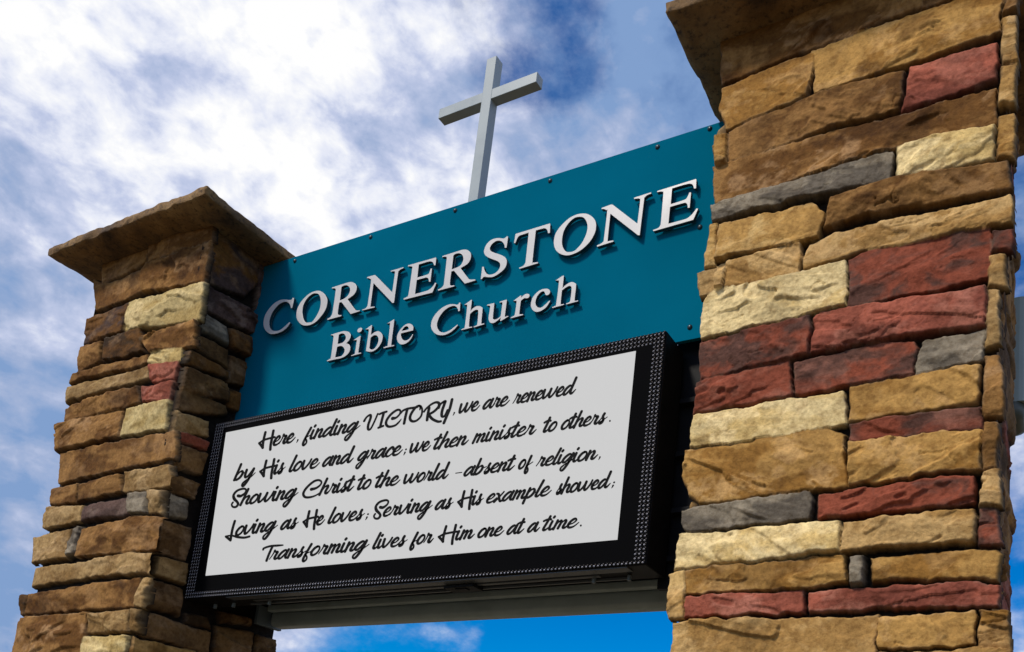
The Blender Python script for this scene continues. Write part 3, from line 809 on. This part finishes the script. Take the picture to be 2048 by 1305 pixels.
LEFT_FRONT = [  # ochre, tan and cream stones keyed darker to carry this pillar's shade
('b',[(28,67),(98,74),(465,63),(471,14),(463,-73),(394,-98),(87,-120)]),
('b',[(465,63),(1001,12),(1021,-84),(502,-95)]),
('b',[(505,-104),(1011,-87),(1018,-324),(486,-267),(479,-131)]),
('b',[(-19,-70),(164,-138),(468,-122),(480,-266),(347,-282),(78,-290)]),
('k',[(391,-304),(1024,-328),(1044,-550),(714,-524),(410,-492)]),
('p',[(28,-331),(388,-306),(405,-494),(222,-495),(26,-493)]),
('b',[(592,-549),(1013,-547),(1039,-700),(820,-679),(675,-667),(598,-596)]),
('d',[(251,-505),(574,-514),(609,-652),(460,-660),(266,-636)]),
('b',[(1,-500),(218,-510),(247,-642),(27,-671)]),
('b',[(24,-679),(652,-670),(676,-729),(-6,-736)]),
('k',[(683,-669),(945,-687),(952,-770),(688,-742)]),
('n',[(-17,-749),(689,-745),(712,-824),(512,-833),(4,-855)]),
('r',[(701,-748),(935,-763),(935,-874),(735,-850)]),
('r',[(660,-866),(929,-881),(917,-973),(695,-957)]),
('b',[(-10,-879),(200,-867),(642,-859),(670,-953),(553,-967),(-2,-965)]),
('k',[(566,-977),(919,-976),(927,-1140),(554,-1128)]),
('b',[(-61,-971),(532,-974),(547,-1132),(347,-1137),(12,-1154)]),
('b',[(38,-1165),(405,-1159),(1013,-1165),(1054,-1315),(604,-1320),(76,-1339)]),
('n',[(677,-1348),(1036,-1356),(1083,-1472),(680,-1463)]),
('b',[(275,-1370),(639,-1354),(675,-1457),(451,-1465),(283,-1474)]),
('b',[(20,-1363),(256,-1363),(274,-1473),(38,-1467)]),
('n',[(8,-1475),(352,-1500),(356,-1590),(29,-1598)]),
('p',[(372,-1507),(760,-1490),(782,-1593),(356,-1590)]),
('g',[(764,-1480),(896,-1479),(915,-1598),(788,-1595)]),
('n',[(912,-1481),(1024,-1486),(1042,-1618),(931,-1599)]),
('n',[(-58,-1638),(288,-1619),(322,-1798),(-19,-1797)]),
('g',[(302,-1623),(375,-1621),(372,-1769),(322,-1787)]),
('b',[(387,-1633),(833,-1607),(1050,-1631),(1075,-1804),(812,-1796),(386,-1786)]),
('n',[(26,-1822),(330,-1822),(845,-1803),(1089,-1825),(1098,-1934),(528,-1912),(30,-1935)]),
('b',[(36,-1975),(507,-1949),(976,-1938),(992,-2094),(633,-2088),(15,-2093)]),
('d',[(-48,-1971),(29,-1973),(14,-2091),(-19,-2092)]),
('n',[(989,-1942),(1059,-1941),(1058,-2107),(987,-2094)]),
('b',[(-22,-2167),(-15,-2103),(589,-2103),(594,-2258),(601,-2338),(-28,-2326)]),
('n',[(607,-2109),(957,-2105),(969,-2220),(608,-2213)]),
('n',[(973,-2105),(1034,-2111),(1044,-2223),(975,-2216)]),
('k',[(590,-2230),(967,-2237),(977,-2346),(593,-2338)]),
]
LEFT_INNER = [  # browns keyed darker, the shade of this side put into their colour
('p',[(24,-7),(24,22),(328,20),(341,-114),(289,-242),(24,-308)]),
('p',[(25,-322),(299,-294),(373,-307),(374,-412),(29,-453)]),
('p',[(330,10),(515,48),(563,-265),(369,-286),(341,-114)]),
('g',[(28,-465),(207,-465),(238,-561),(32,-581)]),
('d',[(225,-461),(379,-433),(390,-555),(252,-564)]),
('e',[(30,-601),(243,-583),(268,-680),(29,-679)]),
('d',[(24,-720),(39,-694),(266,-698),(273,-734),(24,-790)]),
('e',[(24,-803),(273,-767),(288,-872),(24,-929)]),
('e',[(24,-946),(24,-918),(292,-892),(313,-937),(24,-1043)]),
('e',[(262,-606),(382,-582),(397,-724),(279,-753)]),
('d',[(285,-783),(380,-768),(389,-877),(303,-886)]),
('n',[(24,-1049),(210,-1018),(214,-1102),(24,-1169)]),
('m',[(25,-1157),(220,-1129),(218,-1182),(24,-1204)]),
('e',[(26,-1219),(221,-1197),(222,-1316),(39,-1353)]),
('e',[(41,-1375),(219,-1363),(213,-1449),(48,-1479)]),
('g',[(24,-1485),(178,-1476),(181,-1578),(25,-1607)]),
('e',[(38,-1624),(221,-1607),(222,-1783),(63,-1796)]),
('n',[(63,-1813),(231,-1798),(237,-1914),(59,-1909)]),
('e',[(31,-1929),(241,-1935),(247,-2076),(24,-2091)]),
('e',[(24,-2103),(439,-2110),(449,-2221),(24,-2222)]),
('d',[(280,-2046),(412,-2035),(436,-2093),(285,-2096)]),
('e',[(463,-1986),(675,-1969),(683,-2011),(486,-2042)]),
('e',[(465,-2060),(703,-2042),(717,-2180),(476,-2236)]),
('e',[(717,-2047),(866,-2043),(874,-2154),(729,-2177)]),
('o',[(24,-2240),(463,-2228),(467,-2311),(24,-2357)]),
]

# ------------------------------------------------------------------ ground
bm = bmesh.new()
S = 900
bmesh.ops.create_grid(bm, x_segments=1, y_segments=1, size=S)
g = bm_obj('ground', bm, M_GROUND)
g['kind'] = 'structure'

pillar(-W, 'farther stone pillar on the left with its whole cap in view, mostly brown stones, some darkened for shade', scaled(LEFT_FRONT), scaled(LEFT_INNER), 0.006, 0.006, 11)
pillar(GAP, 'near stone pillar on the right with several brick red stones, cap cut off', scaled(RIGHT_FRONT), None, 0.0036, None, 23)

# ------------------------------------------------------------------ teal sign with raised lettering
PY = 0.366                          # front of the teal panel
sign = thing('church_sign', 'teal metal panel with raised pale letters between the pillars', 'sign', (GAP / 2, PY + 0.015, H0 - 1.0))
box_obj('panel', (-0.03, GAP + 0.03, PY, PY + 0.02, H0 - 0.995, H0 + 0.001), M_TEAL, sign, 0.0015)


def smooth_loop(pts, steps=4, closed=True):
    """Catmull-Rom through the points, sharp at those flagged 1"""
    n = len(pts)
    P = [Vector((p[0], p[1])) for p in pts]
    K = [len(p) > 2 and p[2] == 1 for p in pts]
    res = []
    for i in range(n if closed else n - 1):
        b, c = P[i], P[(i + 1) % n]
        a = P[i - 1] if (closed or i > 0) else b
        d = P[(i + 2) % n] if (closed or i + 2 < n) else c
        if K[i]:
            a = b
        if K[(i + 1) % n]:
            d = c
        if K[i] and K[(i + 1) % n]:
            res.append(b)
            continue
        for s in range(steps):
            t = s / steps
            m1 = (c - a) * 0.5
            m2 = (d - b) * 0.5
            h1 = 2 * t**3 - 3 * t**2 + 1; h2 = t**3 - 2 * t**2 + t; h3 = -2 * t**3 + 3 * t**2; h4 = t**3 - t**2
            res.append(b * h1 + m1 * h2 + c * h3 + m2 * h4)
    if not closed:
        res.append(P[-1])
    return res


def letter_mesh(loops, yfront, thick):
    cu = bpy.data.curves.new('letter', 'CURVE')
    cu.dimensions = '2D'
    cu.fill_mode = 'BOTH'
    cu.extrude = thick / 2 - 0.001
    cu.bevel_depth = 0.001
    cu.bevel_resolution = 1
    cu.offset = -0.0006
    for lp in loops:
        pts = smooth_loop([(p[0] / 1e4, p[1] / 1e4) + tuple(p[2:]) for p in lp])
        sp = cu.splines.new('POLY')
        sp.points.add(len(pts) - 1)
        for q, v in zip(sp.points, pts):
            q.co = (v.x, v.y, 0, 1)
        sp.use_cyclic_u = True
    tmp = bpy.data.objects.new('letter_tmp', cu)
    COL.objects.link(tmp)
    bpy.context.view_layer.update()
    dg = bpy.context.evaluated_depsgraph_get()
    me = bpy.data.meshes.new_from_object(tmp.evaluated_get(dg))
    bpy.data.objects.remove(tmp)
    bpy.data.curves.remove(cu)
    me.materials.clear()
    me.update()
    for p in me.polygons:
        p.material_index = 0 if abs(p.normal.z) > 0.3 else 1
        p.use_smooth = False
    me.transform(Matrix.Translation((0, yfront + thick / 2, H0)) @ Matrix.Rotation(R(90), 4, 'X'))
    return me


for ch, loops in LETTERS:
    link_mesh('letter', letter_mesh(loops, PY - 0.027, 0.018), [M_LETTER, M_SIDE], sign)
bolt_spots = [(0.241 + 0.554 * k, -0.027) for k in range(5)] + [(2.702, -0.0175), (2.694, -0.4846), (2.686, -0.9396)]
for bx, bz in bolt_spots:
    bm = bmesh.new()
    bmesh.ops.create_uvsphere(bm, u_segments=14, v_segments=8, radius=0.0115)
    bmesh.ops.delete(bm, geom=[v for v in bm.verts if v.co.y > 1e-4], context='VERTS')
    for v in bm.verts:
        v.co.y *= 0.75
    bmesh.ops.translate(bm, verts=bm.verts, vec=(bx, PY, H0 + bz))
    bm_obj('bolt', bm, M_BOLT, sign, smooth=True)

# ------------------------------------------------------------------ cross
cr = thing('cross', 'pale grey square tube cross standing on top of the teal sign', 'cross', (1.416, 0.433, H0 - 0.3))
CX, CW, CY, CD = 1.386, 0.0601, 0.404, 0.0547
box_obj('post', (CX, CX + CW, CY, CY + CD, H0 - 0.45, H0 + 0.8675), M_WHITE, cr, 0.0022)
bm = bmesh.new()
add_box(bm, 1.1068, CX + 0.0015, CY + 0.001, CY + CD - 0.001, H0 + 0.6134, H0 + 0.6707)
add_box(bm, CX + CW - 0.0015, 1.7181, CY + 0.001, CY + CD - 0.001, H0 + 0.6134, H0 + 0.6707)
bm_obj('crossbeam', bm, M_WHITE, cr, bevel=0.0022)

# ------------------------------------------------------------------ lit message board
QY = 0.243
BX0, BX1, BZ0, BZ1 = 0.0, 2.645, H0 - 1.985, H0 - 1.016
board = thing('message_board', 'black framed lit message board with five lines of script writing', 'message board', (1.32, 0.34, BZ0))
box_obj('cabinet', (BX0, BX1, QY + 0.004, 0.415, BZ0, BZ1), M_BLACK, board, 0.006)
# face plate with rows of hooded lamps
bm = bmesh.new()
add_box(bm, BX0 + 0.003, BX1 - 0.003, QY, QY + 0.006, BZ0 + 0.003, BZ1 - 0.003)
pitch = 0.0176


def lamp(x, z, s=1.0):
    c = bm.verts.new((x - 0.0022, QY - 0.004, z - 0.002))
    ring = [bm.verts.new((x - 0.0022 + 0.0042 * s * math.cos(a), QY - 0.0006, z - 0.002 + 0.0036 * s * math.sin(a))) for a in [R(60 * k) for k in range(6)]]
    for k in range(6):
        f = bm.faces.new((c, ring[k - 1], ring[k])[::-1])
        f.material_index = 1
    # the hood's lit edge
    v = [bm.verts.new((x + 0.0020, QY - 0.0008, z + 0.0022)), bm.verts.new((x + 0.0068, QY - 0.0008, z + 0.0030)),
         bm.verts.new((x + 0.0074, QY - 0.005, z + 0.0052)), bm.verts.new((x + 0.0026, QY - 0.005, z + 0.0046))]
    f = bm.faces.new(v)
    f.material_index = 1


nx = int((BX1 - BX0 - 0.014) / pitch)
nz = int((BZ1 - BZ0 - 0.014) / pitch)
for i in range(nx + 1):
    x = BX0 + 0.010 + i * (BX1 - BX0 - 0.022) / nx
    for j in range(nz + 1):
        z = BZ0 + 0.010 + j * (BZ1 - BZ0 - 0.020) / nz
        top = nz - j
        if i < 4 or nx - i < 3 or j < (2 if i < nx * 0.55 else 1) or top < 2:
            lamp(x, z)
        elif top == 2 and i > nx * 0.32:
            lamp(x, z, 0.5 + 0.5 * min(1, (i - nx * 0.32) / (nx * 0.5)))
bmesh.ops.recalc_face_normals(bm, faces=[f for f in bm.faces if f.material_index == 0])
bm_obj('face_plate', bm, [M_LED, M_DOT], board)
# lit area and its writing
bm = bmesh.new()
sc = [(0.0954, -1.0809), (0.136, -1.8683), (2.5126, -1.8771), (2.5154, -1.0829)]
fv = [bm.verts.new((x, QY - 0.0025, H0 + z)) for x, z in sc]
bv = [bm.verts.new((x, QY - 0.0002, H0 + z)) for x, z in sc]
bm.faces.new(fv)
for k in range(4):
    bm.faces.new((fv[k - 1], fv[k], bv[k], bv[k - 1])[::-1])
bmesh.ops.recalc_face_normals(bm, faces=bm.faces)
screen = bm_obj('screen', bm, M_SCREEN, board)

GLYPHS = {  # pen strokes: x, height above the baseline, (pen width); then the advance
    'a': ([[(.72, .82), (.5, .98), (.2, .72), (.02, .28), (.1, .02), (.3, .06), (.55, .45), (.74, .92)], [(.8, 1.02), (.7, .45), (.72, .1), (.88, .03), (1.14, .4, .1)]], .98),
    'b': ([[(.2, 1.8), (.12, 1), (.0, 0)], [(.06, .4, .15), (.3, .82, .16), (.52, .95), (.66, .65), (.5, .2), (.2, -.02), (.05, .06, .15)], [(.62, .78, .12), (.85, .7, .1), (1.0, .78, .1)]], .92),
    'c': ([[(.6, .72, .26), (.62, .9), (.45, 1.0), (.17, .72), (.02, .3), (.14, .02), (.4, .02, .18), (.8, .42, .1)]], .70),
    'd': ([[(.74, .82), (.5, .98), (.2, .72), (.02, .28), (.1, .02), (.3, .06), (.55, .4), (.78, .85)], [(.9, 1.8), (.8, 1.1), (.7, .4), (.75, .07), (.92, .04), (1.2, .42, .1)]], 1.05),
    'e': ([[(.1, .36, .14), (.42, .5, .14), (.6, .8), (.45, 1.0), (.2, .8), (.04, .4), (.12, .05), (.35, .0), (.6, .12, .17), (.88, .5, .1)]], .74),
    'f': ([[(.42, 1.35), (.28, .7), (.12, -.1), (.12, -.5), (.25, -.65), (.42, -.42), (.36, -.1), (.15, .22, .14), (.45, .38, .1), (.78, .6, .1)]], .66),
    'g': ([[(.72, .82), (.5, .98), (.2, .72), (.02, .32), (.1, .08), (.3, .1), (.55, .48), (.75, .92)], [(.82, 1.02), (.72, .4), (.52, -.4), (.28, -.88), (.08, -.8), (.08, -.52), (.35, -.18, .15), (.7, .08, .13), (1.14, .55, .1)]], 1.0),
    'h': ([[(.3, 1.8), (.16, .9), (0, -.05)], [(.06, .25, .15), (.3, .75, .15), (.55, .96), (.66, .8), (.54, .3), (.6, .05), (.78, .07), (1.02, .42, .1)]], .9),
    'i': ([[(.1, .98), (.04, .45), (.07, .06), (.24, .03), (.5, .4, .1)], [(.16, 1.54, .22), (.11, 1.42, .22)]], .43),
    'l': ([[(.3, 1.8), (.16, 1.0), (.03, .25), (.08, .02), (.25, .03), (.5, .4, .1)]], .44),
    'm': ([[(.12, 1.02), (.07, .5), (0, 0)], [(.05, .35, .15), (.25, .8, .15), (.42, .96), (.48, .75), (.38, .05)], [(.42, .35, .15), (.62, .8, .15), (.8, .96), (.88, .75), (.78, .22), (.83, .04), (1.0, .08), (1.26, .45, .1)]], 1.14),
    'n': ([[(.12, 1.02), (.07, .5), (0, 0)], [(.05, .35, .15), (.28, .8, .15), (.48, .96), (.56, .75), (.45, .25), (.5, .04), (.68, .07), (.94, .45, .1)]], .82),
    'o': ([[(.42, .98), (.2, .8), (.03, .4), (.1, .05), (.3, .0), (.55, .2), (.68, .6), (.6, .92), (.4, 1.0)]], .80),
    'p': ([[(.16, 1.08), (.06, .4), (-.04, -.62)], [(.06, .4, .15), (.3, .82, .16), (.52, .95), (.66, .65), (.5, .2), (.2, -.02), (.05, .06, .15)], [(.62, .72, .12), (.8, .5, .1), (.95, .5, .1)]], .88),
    'r': ([[(-.05, .05, .1), (.14, .6, .15), (.22, 1.1)], [(.22, 1.0), (.38, .9), (.55, .86), (.5, .6), (.42, .2), (.5, .03), (.65, .06), (.9, .45, .1)]], .78),
    's': ([[(.0, .15, .1), (.24, .7, .14), (.38, 1.1)], [(.37, 1.08), (.3, .75), (.42, .4), (.36, .06), (.16, -.05), (.1, .08), (.32, .24, .14), (.76, .62, .08)]], .64),
    't': ([[(.3, 1.62), (.2, .9), (.08, .25), (.12, .02), (.3, .05), (.62, .45, .1)], [(-.14, 1.12), (.12, 1.26), (.46, 1.24)]], .54),
    'v': ([[(.08, 1.0), (.08, .4), (.2, .02), (.42, .18), (.68, .65), (.80, 1.08)]], .9),
    'w': ([[(.06, 1.0), (.05, .35), (.14, .02), (.36, .14), (.62, .6), (.74, 1.0)], [(.74, 1.0), (.68, .35), (.8, .02), (1.0, .14), (1.24, .6), (1.36, 1.08)]], 1.46),
    'x': ([[(.06, .95), (.24, .85), (.4, .35), (.58, .0), (.74, .06)], [(.66, 1.1, .14), (.36, .5, .16), (.02, .0)]], .78),
    'y': ([[(.06, 1.0), (.06, .4), (.18, .12), (.38, .25), (.6, .7), (.72, 1.0)], [(.76, 1.02), (.64, .3), (.46, -.4), (.22, -.88), (.06, -.78), (.1, -.5), (.4, -.15, .14), (.75, .1, .12), (1.02, .5, .1)]], .85),
    ',': ([[(.10, .14, .13), (.09, .02, .10), (.03, -.17, .04)]], .2),
    '.': ([[(.1, .11, .15), (.1, .08, .15)]], .2),
    ';': ([[(.12, .50, .13), (.11, .46, .13)], [(.10, .14, .13), (.09, .02, .10), (.03, -.17, .04)]], .2),
    '-': ([[(.0, .45, .09), (.8, .45, .09)]], .8),
}
SLANT = 0.27


def ribbon(bm, pts, y, tf):  # thick going down, thin going up, as a brush writes
    """flat brush stroke with round ends; tf maps pen space to the board"""
    P = []
    xy = smooth_loop([(p[0], p[1]) for p in pts], 5, closed=False)
    wd = [p[2] * 1.25 + 0.02 if len(p) > 2 else 0.305 for p in pts]
    n = len(xy)
    for k in range(n):
        s = k / 5
        i = min(int(s), len(wd) - 2) if len(wd) > 1 else 0
        f = s - i
        P.append((xy[k], (wd[i] * (1 - f) + wd[min(i + 1, len(wd) - 1)] * f) / 2))
    lf, rt = [], []
    for k in range(n):
        a = P[max(k - 1, 0)][0]; b = P[min(k + 1, n - 1)][0]
        t = b - a
        if t.length < 1e-6:
            t = Vector((0, -1))
        t.normalize()
        nrm = Vector((-t.y, t.x))
        c, r = P[k]
        r *= 0.96 - 0.16 * t.y
        lf.append(c + nrm * r); rt.append(c - nrm * r)
        if k == 0:
            t0 = t
        t1 = t

    def cap(c, r, t, sgn):
        o = []
        nrm = Vector((-t.y, t.x))
        for q in range(1, 6):
            a = math.pi * q / 6
            o.append(c + nrm * (r * math.cos(a)) + t * (sgn * r * math.sin(a)))
        return o
    mk = lambda p: bm.verts.new((tf(p)[0], y, tf(p)[1]))
    L = [mk(p) for p in lf]; Rr = [mk(p) for p in rt]
    for k in range(n - 1):
        bm.faces.new((L[k], Rr[k], Rr[k + 1], L[k + 1]))
    c0 = [mk(p) for p in cap(P[0][0], P[0][1] * (0.96 - 0.16 * t0.y), t0, -1)]
    bm.faces.new([L[0]] + c0 + [Rr[0]])
    c1 = [mk(p) for p in cap(P[-1][0], P[-1][1] * (0.96 - 0.16 * t1.y), t1, 1)]
    bm.faces.new(([L[-1]] + c1 + [Rr[-1]])[::-1])


for line in MESSAGE:
    bm = bmesh.new()
    lay = 0
    for word, ox, oz, ax, az, bx, bz, units in line:
        strokes = []
        if word == 'VICTORY':
            strokes = [[(p[0], p[1], p[2] if len(p) > 2 else 0.235) for p in st] for st in CAPITALS['!'][0]]
        else:
            x = 0.0
            for ch in word:
                if ch in CAPITALS:
                    for st in CAPITALS[ch][0]:
                        strokes.append([(p[0] + x, *p[1:]) for p in st])
                    x += CAPITALS[ch][1]
                else:
                    g_, adv = GLYPHS[ch]
                    for st in g_:
                        strokes.append([(p[0] + x + SLANT * p[1], *p[1:]) for p in st])
                    x += adv
        lo = min(p[0] for st in strokes for p in st) - 0.06
        hi = max(p[0] for st in strokes for p in st) + 0.06
        kx = units / (hi - lo) if len(word) > 1 or word in 'a' else 1.0
        off = lo if kx != 1.0 else 0
        for st in strokes:
            lay += 1
            st = [((p[0] - off) * kx, *p[1:]) for p in st]
            tf = lambda p: ((ox + ax * p.x / units + bx * p.y) / 1e4, H0 + (oz + az * p.x / units + bz * p.y) / 1e4)
            ribbon(bm, st, QY - 0.0030 - 0.00003 * (lay % 40), tf)
    bmesh.ops.recalc_face_normals(bm, faces=bm.faces)
    for f in bm.faces:
        if f.normal.y > 0:
            f.normal_flip()
    bm_obj('message_line', bm, M_TEXT, screen)
# underside trim, back housing, side frame
bm = bmesh.new()
add_box(bm, 0.30, 2.56, QY + 0.012, QY + 0.062, BZ0 - 0.004, BZ0 + 0.001)
add_box(bm, 0.42, 2.40, QY + 0.078, QY + 0.098, BZ0 - 0.006, BZ0 + 0.001)
add_box(bm, 0.34, 2.50, QY + 0.128, QY + 0.138, BZ0 - 0.010, BZ0 + 0.001)
bm_obj('bottom_trim', bm, plain('dark_grey_metal', (0.075, 0.085, 0.095), 0.38, var=0.15), board, bevel=0.001)
bm = bmesh.new()
add_box(bm, 1.64, 1.80, QY + 0.055, QY + 0.125, BZ0 - 0.020, BZ0 - 0.0065)
add_box(bm, 1.69, 1.75, QY + 0.070, QY + 0.100, BZ0 - 0.024, BZ0 - 0.0195)
bm_obj('latch', bm, M_BLACK, board, bevel=0.002)
bm = bmesh.new()
add_box(bm, 0.03, 2.60, 0.417, 0.655, H0 - 1.865, H0 - 1.03)
add_box(bm, -0.045, GAP + 0.02, 0.858, 0.868, H0 - 1.950, H0 - 1.03)
add_box(bm, 0.03, 2.60, 0.657, 0.856, H0 - 1.60, H0 - 1.50)
bm_obj('rear_housing', bm, M_BLACK, board, bevel=0.003)
bm = bmesh.new()
add_box(bm, 2.60, GAP + 0.02, 0.440, 0.470, H0 - 2.02, H0 - 0.90)
for k, zz_ in enumerate((-1.25, -1.48, -1.72, -1.92)):
    add_box(bm, 2.648, 2.80 - 0.01 * k, 0.405, 0.439, H0 + zz_, H0 + zz_ + 0.022)
add_box(bm, 2.775, 2.792, 0.400, 0.4385, H0 - 1.98, H0 - 1.0)
bm_obj('side_frame', bm, M_BLACK, board, bevel=0.002)
# small feet hanging from the underside
for fx in (0.10, 0.24, 0.50, 2.36, 2.52):
    bm = bmesh.new()
    bmesh.ops.create_cone(bm, cap_ends=True, segments=10, radius1=0.009, radius2=0.009, depth=0.022)
    bmesh.ops.translate(bm, verts=bm.verts, vec=(fx, QY + 0.11, BZ0 - 0.012))
    bm_obj('screw', bm, M_STEEL, board)

# ------------------------------------------------------------------ carrying beam under the board
beam = thing('support_beam', 'grey green double tube beam under the message board between the pillars', 'beam', (1.5, 0.80, H0 - 1.98))
bm = bmesh.new()
round_bar(bm, 0.04, GAP + 0.02, 0.80, H0 - 1.950, 0.048, 0.046, 0.026)
bm_obj('lower_tube', bm, M_BEAM, beam, smooth=True)
bm = bmesh.new()
round_bar(bm, 0.09, GAP + 0.02, 0.700, H0 - 1.911, 0.018, 0.019, 0.008)
bm_obj('upper_tube', bm, M_BEAM, beam, smooth=True)
box_obj('end_plate', (-0.012, 0.016, 0.69, 0.862, H0 - 1.995, H0 - 1.885), M_STEEL, beam, 0.003)

# ------------------------------------------------------------------ pale box behind the right pillar
pb = thing('metal_casing', 'pale green metal casing with rounded dark bottom behind the right pillar', 'casing', (3.93, 1.03, H0 - 1.22))


def upright_body(bm, x0, x1, y0, y1, z0, z1, r, n=5, dome=0.0):
    loops = []
    for z, s in ((z0, 0.72), (z0 + 0.35 * dome, 0.93), (z0 + dome, 1.0), (z1, 1.0)) if dome else ((z0, 1.0), (z1, 1.0)):
        lp = []
        cx, cy = (x0 + x1) / 2, (y0 + y1) / 2
        for sx, sy, a0 in ((1, 1, 0), (-1, 1, 90), (-1, -1, 180), (1, -1, 270)):
            for k in range(n + 1):
                a = R(a0 + 90 * k / n)
                x = cx + (sx * ((x1 - x0) / 2 - r) + r * math.cos(a)) * s
                y = cy + (sy * ((y1 - y0) / 2 - r) + r * math.sin(a)) * s
                lp.append(bm.verts.new((x, y, z)))
        loops.append(lp)
    for a, b in zip(loops, loops[1:]):
        for i in range(len(a)):
            j = (i + 1) % len(a)
            bm.faces.new((a[i], a[j], b[j], b[i]))
    bm.faces.new(loops[0][::-1])
    bm.faces.new(loops[-1])


bm = bmesh.new()
upright_body(bm, 3.70, 3.925, 0.93, 1.13, H0 - 1.170, H0 - 0.715, 0.05)
bm_obj('body', bm, M_PALE, pb)
bm = bmesh.new()
upright_body(bm, 3.695, 3.897, 0.925, 1.135, H0 - 1.235, H0 - 1.1705, 0.05, dome=0.03)
bm_obj('bottom_cover', bm, M_PALE_D, pb, smooth=True)
